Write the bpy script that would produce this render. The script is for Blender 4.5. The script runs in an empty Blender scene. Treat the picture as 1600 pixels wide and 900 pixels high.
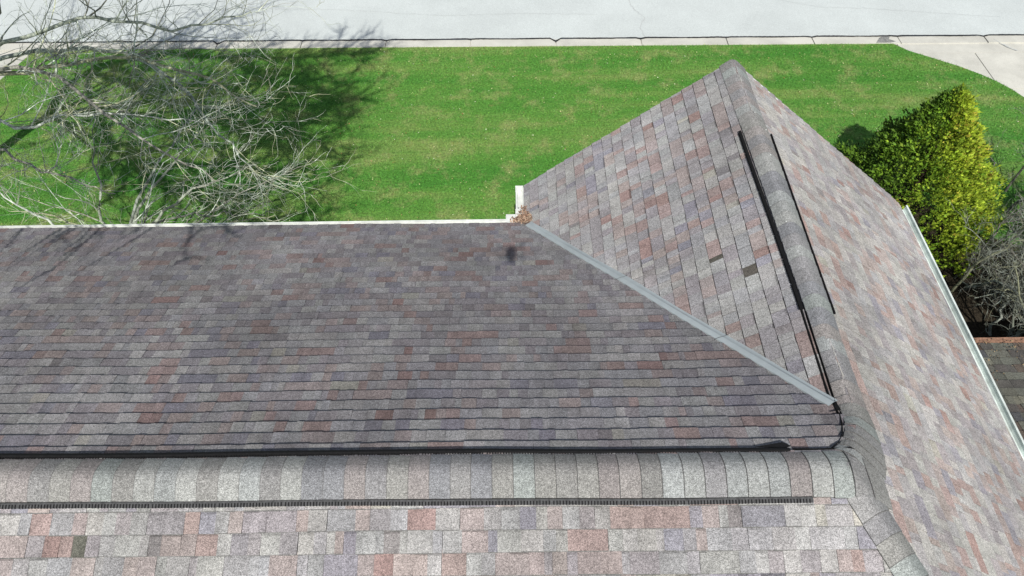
import bpy, math, random
import numpy as np
from mathutils import Vector, Matrix, noise as mnoise
random.seed(7); rng = np.random.default_rng(11)
C = bpy.context.scene.collection
SC = bpy.context.scene

# ---------------------------------------------------------------- camera
cam_d = bpy.data.cameras.new('camera'); cam = bpy.data.objects.new('camera', cam_d); C.objects.link(cam); SC.camera = cam
CP = Vector((-2.51445, -2.51464, 4.80793))
R_ = Vector((0.99989328, -0.00506629, -0.01370244)); U_ = Vector((0.01280245, 0.75567836, 0.65481777)); F_ = Vector((-0.00703714, 0.65492331, -0.75566258))
cam.matrix_world = Matrix(((R_.x, U_.x, -F_.x, CP.x), (R_.y, U_.y, -F_.y, CP.y), (R_.z, U_.z, -F_.z, CP.z), (0, 0, 0, 1)))
cam_d.sensor_width = 36; cam_d.lens = 36*1211.88/1600; cam_d.clip_start = 0.05; cam_d.clip_end = 1000

# ---------------------------------------------------------------- sky, sun, exposure
W_ = bpy.data.worlds.new('World'); SC.world = W_; W_.use_nodes = True
nt = W_.node_tree; bg = nt.nodes['Background']; sky = nt.nodes.new('ShaderNodeTexSky'); sky.sky_type = 'NISHITA'
SUN = Vector((-0.008, 0.689, -0.7246)).normalized()      # the way the light travels
sky.sun_disc = False; sky.sun_elevation = math.radians(46.4); sky.sun_rotation = math.radians(180.7); sky.air_density = 1.0; sky.dust_density = 0.6
hs = nt.nodes.new('ShaderNodeHueSaturation'); hs.inputs['Saturation'].default_value = .62; nt.links.new(sky.outputs[0], hs.inputs['Color']); nt.links.new(hs.outputs[0], bg.inputs[0]); bg.inputs[1].default_value = 0.10
sd = bpy.data.lights.new('sun', 'SUN'); sd.energy = 4.7; sd.angle = math.radians(0.48); sd.color = (1.0, .975, .90)
so = bpy.data.objects.new('sun', sd); C.objects.link(so); so.rotation_euler = SUN.to_track_quat('-Z', 'Y').to_euler(); so.location = (-2, -10, 12)
SC.view_settings.view_transform = 'Standard'; SC.view_settings.look = 'None'; SC.view_settings.exposure = 0.0; SC.view_settings.gamma = 1.0; SC.view_settings.use_curve_mapping = False
SC.cycles.max_bounces = 6

# ---------------------------------------------------------------- geometry of the place (metres; z = 0 at the main ridge, G the lawn)
G = -5.0
T = 0.4634          # main roof pitch
TL, TR = 0.781, 0.8444   # cross wing pitches
ZW = -0.2449        # wing ridge height
W, L, WL, WR = 4.60, 5.265, 2.416, 2.725
XE, YV = ZW/TR, -ZW/T     # main ridge end, wing ridge end
ZE = -W*T; ZR = ZW-WR*TR
EXP = 0.143

def sag(x, y):
    return 0.007*math.sin(x*1.7+y*.6+.7)+0.005*math.sin(x*.63-y*1.9+2.)+0.0025*math.sin(x*4.3+y*3.1)
def Hroof(x, y):
    m = min(-T*abs(y), ZW-TR*x)
    if y > 0: m = max(m, min(ZW+TL*x, ZW-TR*x))
    return m
def Hs(x, y, r=.05):
    s = 0
    for a in (-1, -.5, 0, .5, 1):
        for b in (-1, -.5, 0, .5, 1):
            s += Hroof(x+a*r, y+b*r)
    return s/25

# ---------------------------------------------------------------- helpers
def srgb(r, g, b):
    f = lambda c: (c/255/12.92 if c/255 <= .04045 else ((c/255+.055)/1.055)**2.4)
    return (f(r), f(g), f(b))
class MB:
    """collects vertices, faces and a colour per vertex"""
    def __init__(s): s.v = []; s.f = []; s.c = []; s.uv = {}
    def add(s, vs, fs, col=(1, 1, 1)):
        n = len(s.v); s.v += [tuple(q) for q in vs]; s.f += [tuple(n+i for i in q) for q in fs]
        s.c += ([(q[0], q[1], q[2], 1) for q in col] if hasattr(col[0], '__len__') else [(col[0], col[1], col[2], 1)]*len(vs))
    def box(s, x0, x1, y0, y1, z0, z1, col=(1, 1, 1)):
        s.add([(x0,y0,z0),(x1,y0,z0),(x1,y1,z0),(x0,y1,z0),(x0,y0,z1),(x1,y0,z1),(x1,y1,z1),(x0,y1,z1)],
              [(3,2,1,0),(4,5,6,7),(0,1,5,4),(1,2,6,5),(2,3,7,6),(3,0,4,7)], col)
    def prism(s, pts, dz, col=(1, 1, 1)):
        n = len(pts); s.add([tuple(p) for p in pts]+[(p[0], p[1], p[2]+dz) for p in pts],
              [tuple(range(n)), tuple(range(2*n-1, n-1, -1))]+[(i, n+i, n+(i+1) % n, (i+1) % n) for i in range(n)], col)
    def beam(s, a, b, w, h, up=(0, 0, 1), col=(1, 1, 1)):
        a = Vector(a); b = Vector(b); d = (b-a).normalized(); u = Vector(up); r = d.cross(u).normalized(); u = r.cross(d)
        vs = []
        for p in (a, b):
            for i, j in ((-1,-1),(1,-1),(1,1),(-1,1)): vs.append(p+r*(i*w/2)+u*(j*h/2))
        s.add(vs, [(0,1,2,3),(7,6,5,4),(0,4,5,1),(1,5,6,2),(2,6,7,3),(3,7,4,0)], col)
    def sweep(s, path, prof, ups=None, col=(1, 1, 1), close=True):
        """prof: list of (side, up); path: points"""
        P = [Vector(p) for p in path]; n = len(prof); vs = []
        for i, p in enumerate(P):
            d = (P[min(i+1, len(P)-1)]-P[max(i-1, 0)]).normalized(); u = Vector(ups[i] if ups else (0, 0, 1)); r = d.cross(u).normalized(); u = r.cross(d)
            for a, b in prof: vs.append(p+r*a+u*b)
        fs = []
        for i in range(len(P)-1):
            for j in range(n if close else n-1):
                k = (j+1) % n; fs.append((i*n+j, i*n+k, (i+1)*n+k, (i+1)*n+j))
        if close: fs += [tuple(range(n-1, -1, -1)), tuple((len(P)-1)*n+j for j in range(n))]
        s.add(vs, fs, col)
    def tube(s, pts, rad, sides=5, col=(1, 1, 1)):
        P = [Vector(p) for p in pts]; vs = []; n = sides
        for i, p in enumerate(P):
            d = (P[min(i+1, len(P)-1)]-P[max(i-1, 0)])
            d = d.normalized() if d.length > 1e-6 else Vector((0, 0, 1))
            r = d.cross(Vector((.31, .17, .93))).normalized(); u = r.cross(d)
            for j in range(n):
                a = 2*math.pi*j/n; vs.append(p+(r*math.cos(a)+u*math.sin(a))*rad[i])
        fs = [(i*n+j, i*n+(j+1) % n, (i+1)*n+(j+1) % n, (i+1)*n+j) for i in range(len(P)-1) for j in range(n)]
        fs.append(tuple((len(P)-1)*n+j for j in range(n)))
        s.add(vs, fs, col)
    def build(s, name, mat, parent=None, smooth=False, **props):
        me = bpy.data.meshes.new(name); me.from_pydata(s.v, [], s.f); me.update()
        ca = me.color_attributes.new('Col', 'FLOAT_COLOR', 'POINT')
        ca.data.foreach_set('color', np.array(s.c, dtype=np.float32).ravel())
        if smooth: me.polygons.foreach_set('use_smooth', [True]*len(me.polygons))
        return link(name, me, mat, parent, **props)
def link(name, me, mat, parent=None, **props):
    me.materials.append(mat) if not len(me.materials) else None
    o = bpy.data.objects.new(name, me); C.objects.link(o)
    if parent is not None:
        o.parent = parent; o.matrix_parent_inverse = PINV[parent.name]
    PINV[o.name] = Matrix.Identity(4) if parent is None else Matrix.Identity(4)
    for k, v in props.items(): o[k] = v
    return o
PINV = {}
def thing(name, loc, label, cat, group=None):
    o = bpy.data.objects.new(name, None); o.location = loc; o.empty_display_size = .3; C.objects.link(o)
    PINV[o.name] = Matrix.Translation(Vector(loc)).inverted()
    o['label'] = label; o['category'] = cat
    if group: o['group'] = group
    return o
def fromnp(name, V, F3, col, mat, parent=None, **props):
    me = bpy.data.meshes.new(name); nv, nf = len(V), len(F3); k = F3.shape[1]
    me.vertices.add(nv); me.vertices.foreach_set('co', V.astype(np.float32).ravel())
    me.loops.add(nf*k); me.loops.foreach_set('vertex_index', F3.astype(np.int32).ravel())
    me.polygons.add(nf); me.polygons.foreach_set('loop_start', np.arange(0, nf*k, k, dtype=np.int32)); me.polygons.foreach_set('loop_total', np.full(nf, k, dtype=np.int32))
    me.update(calc_edges=True)
    ca = me.color_attributes.new('Col', 'FLOAT_COLOR', 'POINT'); c4 = np.ones((nv, 4), np.float32); c4[:, :3] = col; ca.data.foreach_set('color', c4.ravel())
    return link(name, me, mat, parent, **props)

# ---------------------------------------------------------------- materials
def mat(name, rough=.85, spec=.3):
    m = bpy.data.materials.new(name); m.use_nodes = True; b = m.node_tree.nodes['Principled BSDF']
    b.inputs['Roughness'].default_value = rough; b.inputs['Specular IOR Level'].default_value = spec
    return m, m.node_tree, b
class N:
    def __init__(s, nt): s.t = nt
    def new(s, ty, **kw):
        n = s.t.nodes.new(ty)
        for k, v in kw.items(): setattr(n, k, v)
        return n
    def pos(s): return s.new('ShaderNodeNewGeometry').outputs['Position']
    def noise(s, scale, detail=2, rough=.5, vec=None, stretch=None):
        n = s.new('ShaderNodeTexNoise'); n.inputs['Scale'].default_value = scale; n.inputs['Detail'].default_value = detail; n.inputs['Roughness'].default_value = rough
        v = vec or s.pos()
        if stretch:
            mp = s.new('ShaderNodeMapping'); mp.inputs['Scale'].default_value = stretch; s.t.links.new(v, mp.inputs[0]); v = mp.outputs[0]
        s.t.links.new(v, n.inputs['Vector']); return n.outputs['Fac']
    def ramp(s, fac, stops):
        r = s.new('ShaderNodeValToRGB'); e = r.color_ramp.elements
        while len(e) < len(stops): e.new(.5)
        for i, (p, c) in enumerate(stops):
            e[i].position = p; e[i].color = (c if hasattr(c, '__len__') else (c, c, c))[:3]+(1,) if hasattr(c, '__len__') else (c, c, c, 1)
        s.t.links.new(fac, r.inputs[0]); return r.outputs[0]
    def mix(s, a, b, fac=1.0, mode='MULTIPLY'):
        m = s.new('ShaderNodeMix', data_type='RGBA', blend_type=mode); m.clamp_result = False
        for k, v in ((6, a), (7, b), (0, fac)):
            if hasattr(v, 'is_linked') or isinstance(v, bpy.types.NodeSocket): s.t.links.new(v, m.inputs[k])
            elif k == 0: m.inputs[0].default_value = v
            else: m.inputs[k].default_value = tuple(v)+(1,)
        return m.outputs[2]
    def col(s, name='Col'):
        a = s.new('ShaderNodeAttribute'); a.attribute_name = name; return a.outputs['Color']
    def bump(s, h, b, strength=.3, dist=.01):
        n = s.new('ShaderNodeBump'); n.inputs['Strength'].default_value = strength; n.inputs['Distance'].default_value = dist
        s.t.links.new(h, n.inputs['Height']); s.t.links.new(n.outputs[0], b.inputs['Normal'])

def m_shingle():
    m, t, b = mat('mineral_granule_shingle', .92, .25); n = N(t)
    g1 = n.ramp(n.noise(170, 2, .75), [(.34, .44), (.50, 1.0), (.66, 1.62)])
    g2 = n.ramp(n.noise(70, 2, .6), [(.3, .78), (.7, 1.22)])
    g3 = n.ramp(n.noise(32, 4, .75, ), [(.32, .78), (.5, 1.0), (.7, 1.16)])
    g4 = n.ramp(n.noise(.8, 2, .5), [(.35, .88), (.65, 1.1)])
    c = n.mix(n.col(), g1); c = n.mix(c, g2); c = n.mix(c, g3); c = n.mix(c, g4)
    t.links.new(c, b.inputs['Base Color']); n.bump(n.noise(170, 2, .75), b, .35, .004)
    return m
M_SH = m_shingle()
def m_simple(name, c, rough=.6, spec=.4, sc=30, lo=.85, hi=1.1, usecol=False, bump=0, metal=0, big=None):
    m, t, b = mat(name, rough, spec); n = N(t)
    k = n.ramp(n.noise(sc, 3, .6), [(.3, lo), (.7, hi)])
    cc = n.mix(n.col() if usecol else c, k)
    if big: cc = n.mix(cc, n.ramp(n.noise(big[0], 3, .6), [(.35, big[1]), (.65, big[2])]))
    t.links.new(cc, b.inputs['Base Color']); b.inputs['Metallic'].default_value = metal
    if bump: n.bump(n.noise(sc, 3, .6), b, bump, .01)
    return m
M_WHITE = m_simple('white_painted_aluminium', (.78, .80, .77), .4, .5, 12, .86, 1.05, big=(3, .9, 1.05))
M_GREENWH = m_simple('weathered_pale_aluminium', (.70, .76, .73), .45, .5, 10, .85, 1.08, big=(2.5, .85, 1.1))
M_FLASH = m_simple('blue_grey_valley_metal', (.38, .42, .44), .5, .4, 14, .95, 1.04, big=(2, .93, 1.05))
M_BLACK = m_simple('black_vent_plastic', (.010, .010, .011), .8, .15, 60, .7, 1.4)
M_DGREY = m_simple('dusty_vent_plastic', (.06, .06, .062), .75, .3, 50, .6, 1.5)
M_FELT = m_simple('roof_felt', (.022, .022, .024), .95, .1, 40, .7, 1.3)
M_SIDING = m_simple('cream_siding', (.62, .6, .55), .7, .3, 6, .92, 1.05)
M_CONC = m_simple('pale_concrete', (.60, .585, .53), .9, .2, 70, .86, 1.1, bump=.2, big=(1.3, .86, 1.08))
M_ROAD = m_simple('pale_asphalt', (.57, .605, .60), .9, .2, 55, .84, 1.12, bump=.3, big=(.7, .94, 1.04))
M_TAR = m_simple('black_tar_seam', (.02, .02, .022), .7, .3)
M_BARK = m_simple('lichen_bark', (.3, .3, .26), .95, .15, 14, .45, 1.4, usecol=True, bump=.5)
M_LEAF = m_simple('scale_leaf', (.1, .2, .04), .7, .25, 3, .7, 1.25, usecol=True)
M_DRY = m_simple('dry_leaf', (.4, .25, .15), .85, .2, 60, .7, 1.3, usecol=True)
M_RUST = m_simple('rusty_gutter_metal', (.27, .15, .10), .8, .3, 25, .5, 1.5)
M_MULCH = m_simple('dark_mulch_soil', (.035, .028, .02), .95, .1, 25, .5, 1.5, bump=.6)
M_DRONE = m_simple('grey_drone_shell', (.2, .2, .21), .4, .5)

def m_grass(name, attr=False):
    m, t, b = mat(name, .8, .2); n = N(t)
    bands = n.noise(1.0, 3, .6, stretch=(.16, 1.3, 1))
    base = n.ramp(bands, [(.34, (.062, .208, .030)), (.5, (.100, .242, .042)), (.66, (.175, .268, .070))])
    patch = n.ramp(n.noise(1.6, 4, .7), [(.50, 0.0), (.68, .66)])
    c = n.mix(base, (.28, .30, .12), patch, 'MIX')
    red = n.ramp(n.noise(3.4, 3, .7), [(.66, 0.0), (.78, .45)])
    c = n.mix(c, (.24, .15, .075), red, 'MIX')
    c = n.mix(c, n.ramp(n.noise(22, 3, .75), [(.3, .52), (.7, 1.5)]))
    c = n.mix(c, n.ramp(n.noise(75, 2, .7), [(.3, .6), (.7, 1.45)]))
    if attr: c = n.mix(c, n.col())
    t.links.new(c, b.inputs['Base Color'])
    if not attr: n.bump(n.noise(75, 2, .7), b, .6, .02)
    else: b.inputs['Transmission Weight'].default_value = 0
    return m
M_GRASS = m_grass('lawn_turf'); M_BLADE = m_grass('grass_blade', True)

# ---------------------------------------------------------------- setting: ground, lawn, road, kerb, drives
def sheet(name, pts, z, m, **kw):
    b = MB(); b.prism([(x, y, z) for x, y in pts], -.1); return b.build(name, m, kind='structure', **kw)
g = MB(); g.add([(-300,-300,G-.16),(300,-300,G-.16),(300,300,G-.16),(-300,300,G-.16)], [(0,1,2,3)]); g.build('ground', M_GRASS, kind='structure')
KY = 13.31      # lawn edge of the kerb strip
def ky(x): return KY-.0135*(x+2.57)*1.0
curveR = [(6.1, ky(6.1)), (6.35, 12.90), (6.75, 12.62), (7.25, 12.25), (7.6, 11.93), (7.84, 11.65), (8.02, 11.38), (8.15, 11.09), (8.3, 10.6), (8.4, 9.8), (8.4, -14)]
curveL = [(-14.3, -14), (-14.25, 9), (-14.2, 10.6), (-14.05, 11.6), (-13.91, 12.27), (-13.75, 12.9), (-13.6, ky(-13.6))]
sheet('lawn', curveL+curveR, G, M_GRASS)
sheet('road', [(-60, ky(-60)+.3), (60, ky(60)+.3), (60, 24.0), (-60, 24.0)], G-.03, M_ROAD)
sheet('mulch_bed', [(3.0, 3.0), (7.2, 3.0), (7.4, 5.2), (6.6, 6.6), (5.6, 7.1), (4.4, 8.6), (3.2, 8.6), (2.95, 6)], G+.012, M_MULCH)
# kerb of cast slabs, one joint about every two metres
kerb = MB(); kerb.box(-40, 40, 0, .01, 0, .01)
kerb = MB(); kerb.prism([(-40, ky(-40)+.01, G-.03), (40, ky(40)+.01, G-.03), (40, ky(40)+.29, G-.03), (-40, ky(-40)+.29, G-.03)], -.1)
kerb = kerb.build('kerb', M_CONC, kind='structure')
x0 = -2.57-196/1600*23.75-1.96*8
for k in range(18):
    a = x0+1.96*k; b_ = a+1.96
    if 5.45 < a < 5.6: pass
    gp = .012
    m = MB(); dz = random.uniform(-.004, .004); n_ = 8
    top = []; bot = []
    for i in range(n_+1):
        x = a+gp+(b_-a-2*gp)*i/n_; bot.append((x, ky(x)+random.uniform(-.008, .008), G+.012+dz)); top.append((x, ky(x)+.285+random.uniform(-.004, .004), G+.008+dz))
    m.prism(bot+top[::-1], -.1, (1, 1, 1)); m.build('kerb_slab', M_CONC, kerb)
# tar seam between kerb and road, dipping at joints
m = MB(); vs = []; xs = np.arange(-20, 16, .035); J = [(x0+1.96*k) for k in range(19)]; jd = [random.choice([.02, .04, .05, .16]) for _ in J]
jd[min(range(19), key=lambda i: abs(J[i]-(-1.53)))] = .15
for i, x in enumerate(xs):
    d = 0
    for jx, dd in zip(J, jd):
        if abs(x-jx) < .13: d = max(d, dd*(1-abs(x-jx)/.13))
    y = ky(x)+.295+.008*math.sin(x*3.1)+random.uniform(-.004, .004)-d*.9; w = .016+.008*abs(math.sin(x*2.3))+random.uniform(0, .006)+d*.1
    vs += [(x, y-w, G+.022), (x, y+w, G+.022)]
m.add(vs, [(2*i, 2*i+2, 2*i+3, 2*i+1) for i in range(len(xs)-1)]); m.build('tar_seam', M_TAR, kind='structure')
def crack(pts, w, z, m, name='road_crack'):
    mb = MB(); P = []
    for (a, b) in zip(pts[:-1], pts[1:]):
        n_ = max(2, int(math.dist(a, b)/.08))
        for i in range(n_): P.append((a[0]+(b[0]-a[0])*i/n_+random.gauss(0, .012), a[1]+(b[1]-a[1])*i/n_+random.gauss(0, .012)))
    P.append(pts[-1]); vs = []
    for i, p in enumerate(P):
        q = P[min(i+1, len(P)-1)]; o = P[max(i-1, 0)]; dx, dy = q[0]-o[0], q[1]-o[1]; l = math.hypot(dx, dy) or 1; ww = w*random.uniform(.4, 1.3)
        vs += [(p[0]-dy/l*ww, p[1]+dx/l*ww, z), (p[0]+dy/l*ww, p[1]-dx/l*ww, z)]
    mb.add(vs, [(2*i, 2*i+1, 2*i+3, 2*i+2) for i in range(len(P)-1)]); return mb.build(name, m, kind='structure')
M_CRACK = m_simple('weathered_crack', (.49, .51, .51), .95, .1)
crack([(.55, 13.6), (.45, 14.1), (.62, 14.5), (.35, 15.0), (.3, 16.2)], .012, G-.025, M_CRACK)
crack([(-9.5, 15.25), (-6.8, 15.1), (-4.2, 14.75), (-2.2, 14.8), (-.5, 14.7)], .006, G-.025, M_CRACK)
crack([(3.2, 15.6), (4.8, 14.9), (5.9, 14.8), (9, 14.3)], .005, G-.025, M_CRACK)
crack([(-15, 14.6), (-11.5, 14.9), (-9.5, 15.25)], .006, G-.025, M_CRACK)
# drives either side
def slab_piece(name, pts, z, par): mb = MB(); mb.prism([(x, y, z) for x, y in pts], -.1); return mb.build(name, M_CONC, par)
dr = MB(); dr.prism([(6.0, -14, G-.03), (16, -14, G-.03), (16, 12.95, G-.03), (6.0, 13.0, G-.03)], -.08); dr = dr.build('right_driveway', M_CONC, kind='structure')
for xa, xb in ((6.05, 7.78), (7.80, 11.0), (11.02, 15)):
    for ya, yb in ((11.42, 12.78), (8.0, 11.40), (4, 7.98)): slab_piece('driveway_slab', [(xa, ya), (xb, ya), (xb, yb), (xa, yb)], G-.006, dr)
kr = MB(); kr.prism([(6.2, 12.80, G-.012), (15, 12.80, G-.012), (15, ky(15)+.02, G-.012), (6.2, ky(6.2)+.02, G-.012)], -.1); kr.build('driveway_apron', M_CONC, kind='structure')
crack([(8.4, 13.3), (8.55, 13.05), (8.75, 12.82)], .012, G+.018, M_CRACK, 'apron_crack')
dl = MB(); dl.prism([(-22, -14, G-.02), (-13.4, -14, G-.02), (-13.4, 13.4, G-.02), (-22, 13.5, G-.02)], -.08); dl = dl.build('left_driveway', M_CONC, kind='structure')
for ya, yb in ((11.5, 13.3), (8.2, 11.48)): slab_piece('driveway_slab', [(-21.5, ya), (-13.45, ya), (-13.45, yb), (-21.5, yb)], G-.006, dl)
# broken kerb patch by the right drive
m = MB(); P = [(5.72, ky(5.8)+.02), (6.02, ky(5.9)+.01), (6.18, ky(6)+.06), (6.05, ky(6)+.16), (6.1, ky(6)+.27), (5.95, ky(6)+.30), (5.85, ky(6)+.22)]
m.prism([(x, y, G+.020) for x, y in P], -.012); m.build('kerb_patch', m_simple('grey_patch', (.25, .25, .24), .95, .1, 30, .6, 1.3), kind='structure')

# ---------------------------------------------------------------- grass blades and small fallen leaves on the lawn
def inlawn(x, y):
    ok = (y < ky(x)-.01)
    cr = [c for c in curveR if c[1] > 5]; xr = np.interp(-y, [-c[1] for c in cr], [c[0] for c in cr])
    xl = np.interp(y, [c[1] for c in curveL], [c[0] for c in curveL])
    return ok & (x < xr) & (x > xl)
NB = 300000
bx = rng.uniform(-14, 8.5, NB); by = rng.uniform(6.2, 13.35, NB)
k = inlawn(bx, by); bx, by = bx[k], by[k]; k = ~((bx > 3.0) & (by < 8.3) & (bx < 5.2)); bx, by = bx[k], by[k]; n_ = len(bx)
ang = rng.uniform(0, 6.283, n_); h = rng.uniform(.015, .045, n_); wd = rng.uniform(.003, .006, n_); ln = rng.uniform(.0, .035, n_); la = rng.uniform(0, 6.283, n_)
V = np.zeros((n_, 3, 3)); V[:, 0] = np.c_[bx-np.cos(ang)*wd, by-np.sin(ang)*wd, np.full(n_, G)]; V[:, 1] = np.c_[bx+np.cos(ang)*wd, by+np.sin(ang)*wd, np.full(n_, G)]
V[:, 2] = np.c_[bx+np.cos(la)*ln, by+np.sin(la)*ln, G+h]
tint = rng.uniform(.7, 1.5, n_)[:, None]*np.c_[rng.uniform(.85, 1.25, n_), np.ones(n_), rng.uniform(.7, 1.4, n_)]
fromnp('grass', V.reshape(-1, 3), np.arange(n_*3).reshape(-1, 3), np.repeat(tint, 3, 0), M_BLADE, kind='stuff', label='short bright green lawn grass between the house and the road', category='grass')
def leaflets(name, xs, ys, zs, size, cols, mt, tilt=.5, **kw):
    n_ = len(xs); a = rng.uniform(0, 6.283, n_); s = rng.uniform(.6, 1.3, n_)*size; e1 = np.c_[np.cos(a), np.sin(a), rng.normal(0, tilt, n_)]*s[:, None]; e2 = np.c_[-np.sin(a), np.cos(a), rng.normal(0, tilt, n_)]*(s*rng.uniform(.4, .8, n_))[:, None]
    c = np.c_[xs, ys, zs]; V = np.stack([c-e1, c-e2*.9+e1*.1, c+e1, c+e2*.9+e1*.1+np.array([0, 0, 1])*(s*.3)[:, None]], 1)
    F = np.arange(n_*4).reshape(-1, 4); F = np.concatenate([F[:, [0, 1, 2]], F[:, [0, 2, 3]]])
    return fromnp(name, V.reshape(-1, 3), F, np.repeat(cols, 4, 0), mt, **kw)
n_ = 2600; lx = rng.uniform(-13, 8, n_); ly = rng.uniform(6.5, 13.3, n_); k = inlawn(lx, ly); lx, ly = lx[k], ly[k]; n_ = len(lx)
lc = np.array([srgb(205, 205, 150), srgb(190, 160, 120), srgb(160, 105, 75), srgb(215, 220, 190)])[rng.choice(4, n_, p=[.45, .2, .12, .23])]
leaflets('fallen_leaves', lx, ly, np.full(n_, G+.035), .013, lc, M_DRY, .3, kind='stuff', label='tiny pale fallen leaves scattered over the green lawn', category='leaves')

# ---------------------------------------------------------------- THE HOUSE
house = thing('house', (-5, 0, G), 'house seen from above with a patchy grey and pink shingled L-shaped roof', 'house')
far_poly = [(-14, 0), (XE, 0), (0, YV), (-WL, W), (-14, W)]
LS = L+.035
wing_poly = [(0, YV), (0, LS), (-WL, LS), (-WL, W)]
right_a = [(0, YV), (0, LS), (WR, LS), (WR, YV)]
hx = (ZW+W*T)/TR
right_b = [(XE, 0), (0, YV), (WR, YV), (WR, -W), (hx, -W)]
near_poly = [(-14, 0), (XE, 0), (hx, -W), (-14, -W)]
pl_far = lambda x, y: -T*y
pl_near = lambda x, y: T*y
pl_left = lambda x, y: ZW+TL*x
pl_right = lambda x, y: ZW-TR*x
m = MB()
for poly, f in ((far_poly, pl_far), (wing_poly, pl_left), (right_a, pl_right), (right_b, pl_right), (near_poly, pl_near)):
    m.prism([(x, y, f(x, y)-.022) for x, y in poly], -.12)
roof = m.build('roof', M_FELT, house)
# walls
m = MB()
m.box(-14, 0, -4.2, 4.2, G, ZE-.18); m.box(-2.1, 2.35, 0, L-.12, G, ZE-.25)
wy = L-.12
m.add([(-2.1, wy-.1, ZE-.26), (2.35, wy-.1, ZR-.05), (2.35, wy-.1, ZW-TR*2.35-.16), (0, wy-.1, ZW-.16), (-2.1, wy-.1, ZW-TL*2.1-.16),
       (-2.1, wy, ZE-.26), (2.35, wy, ZR-.05), (2.35, wy, ZW-TR*2.35-.16), (0, wy, ZW-.16), (-2.1, wy, ZW-TL*2.1-.16)],
      [(0,1,2,3,4), (9,8,7,6,5), (0,5,6,1), (1,6,7,2), (2,7,8,3), (3,8,9,4), (4,9,5,0)])
m.build('wall', M_SIDING, house)
# fascia and rake boards
m = MB(); m.box(-14, -WL-.02, W-.02, W+.004, ZE-.17, ZE-.03); m.box(-WL-.004, -WL+.02, W+.006, L-.01, ZE-.17, ZE-.03); m.box(WR-.02, WR+.004, -W, L-.01, ZR-.17, ZR-.03); m.build('fascia', M_WHITE, house)
for s_, zz, xx in ((-1, TL, WL), (1, TR, WR)):
    m = MB(); m.beam((0, L+.008, ZW-.09), (s_*xx, L+.008, ZW-zz*xx-.09), .022, .13); m.build('rake_board', M_WHITE, house)

# --- gutters (U-shaped troughs with a rolled front lip)
def gutter(path, side, mt, w=.115, h=.09, name='gutter', th=.004):
    prof = [(0, 0), (0, -h), (side*w*.8, -h), (side*w, -h*.35), (side*w, 0), (side*(w-.022), .0), (side*(w-.022), -.012), (side*(w-.014), -.014), (side*(w*.8-.008), -h+.008), (side*.008, -h+.008), (side*.008, 0)]
    m = MB(); m.sweep(path, prof, None); return m.build(name, mt, house)
zg_ = ZE-.018
gutter([(-14, W+.006, zg_), (-WL-.22, W+.006, zg_)], -1, M_WHITE, .085)                 # along the main eave
gutter([(-WL-.006, W+.10, zg_+.02), (-WL-.006, L+.02, zg_+.02)], -1, M_WHITE, .10, name='gutter')      # short run on the wing's left eave
gutter([(WR+.006, L+.02, ZR-.018), (WR+.006, 1.2, ZR-.018), (WR+.006, -W, ZR-.018)], -1, M_GREENWH, .12)
m = MB(); m.box(-WL-.235, -WL-.0, W+.004, W+.165, zg_-.09, zg_+.012); m.box(-WL-.112, -WL-.002, W+.167, W+.26, zg_-.07, zg_+.016); m.build('gutter_corner', M_WHITE, house)
m = MB(); m.box(-WL-.11, -WL-.006, L+.022, L+.03, zg_-.075, zg_+.03); m.build('gutter_end_cap', M_WHITE, house)
m = MB(); m.sweep([(-WL-.055, L-.06, zg_-.08), (-WL-.055, L-.06, zg_-.2), (-WL+.2, L-.10, zg_-.5), (-WL+.24, L-.06, zg_-.6), (-WL+.24, L-.06, G+.1)], [(-.04, -.03), (.04, -.03), (.04, .03), (-.04, .03)], [(0,1,.01)]*5); m.build('downspout', M_WHITE, house)
# drip-edge strip visible along the right gutter
m = MB(); m.beam((WR-.004, L, ZR-.004), (WR-.004, -W, ZR-.004), .03, .012); m.build('drip_edge', M_GREENWH, house)

# --- shingle tabs
PAL = [(.32, (165,164,164)), (.24, (158,157,160)), (.20, (151,147,151)), (.10, (160,150,149)), (.065, (157,141,139)), (.014, (151,130,127)), (.05, (143,141,150)), (.01, (164,162,156)), (.01, (138,134,136))]
PW = np.cumsum([p[0] for p in PAL]); PC = [srgb(*p[1]) for p in PAL]
def tabcol(x, y, gain=1.0, pink=1.0):
    q = random.random(); nz = mnoise.noise(Vector((x*2.6, y*2.6*.35+x*.4, 3.3))); n2 = mnoise.noise(Vector((x*1.1, y*.5, 9.1)))
    q = q if nz < .12 or random.random() > .22 else random.uniform(.76, .955)
    i = int(np.searchsorted(PW, q*PW[-1]))
    if i in (4, 5) and random.random() > pink: i = 0
    c = PC[min(i, len(PC)-1)]; j = random.uniform(.9, 1.1)*gain*.80*(1+.16*n2)
    return (c[0]*j*random.uniform(.98, 1.02), c[1]*j, c[2]*j*random.uniform(.98, 1.02))
def clip(poly, hp):
    for (a, b, c) in hp:        # keep a*x+b*y+c >= 0
        out = []; n = len(poly)
        for i in range(n):
            p, q = poly[i], poly[(i+1) % n]; dp = a*p[0]+b*p[1]+c; dq = a*q[0]+b*q[1]+c
            if dp >= 0: out.append(p)
            if (dp < 0) != (dq < 0): t_ = dp/(dp-dq); out.append((p[0]+(q[0]-p[0])*t_, p[1]+(q[1]-p[1])*t_))
        poly = out
        if len(poly) < 3: return []
    return poly
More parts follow.
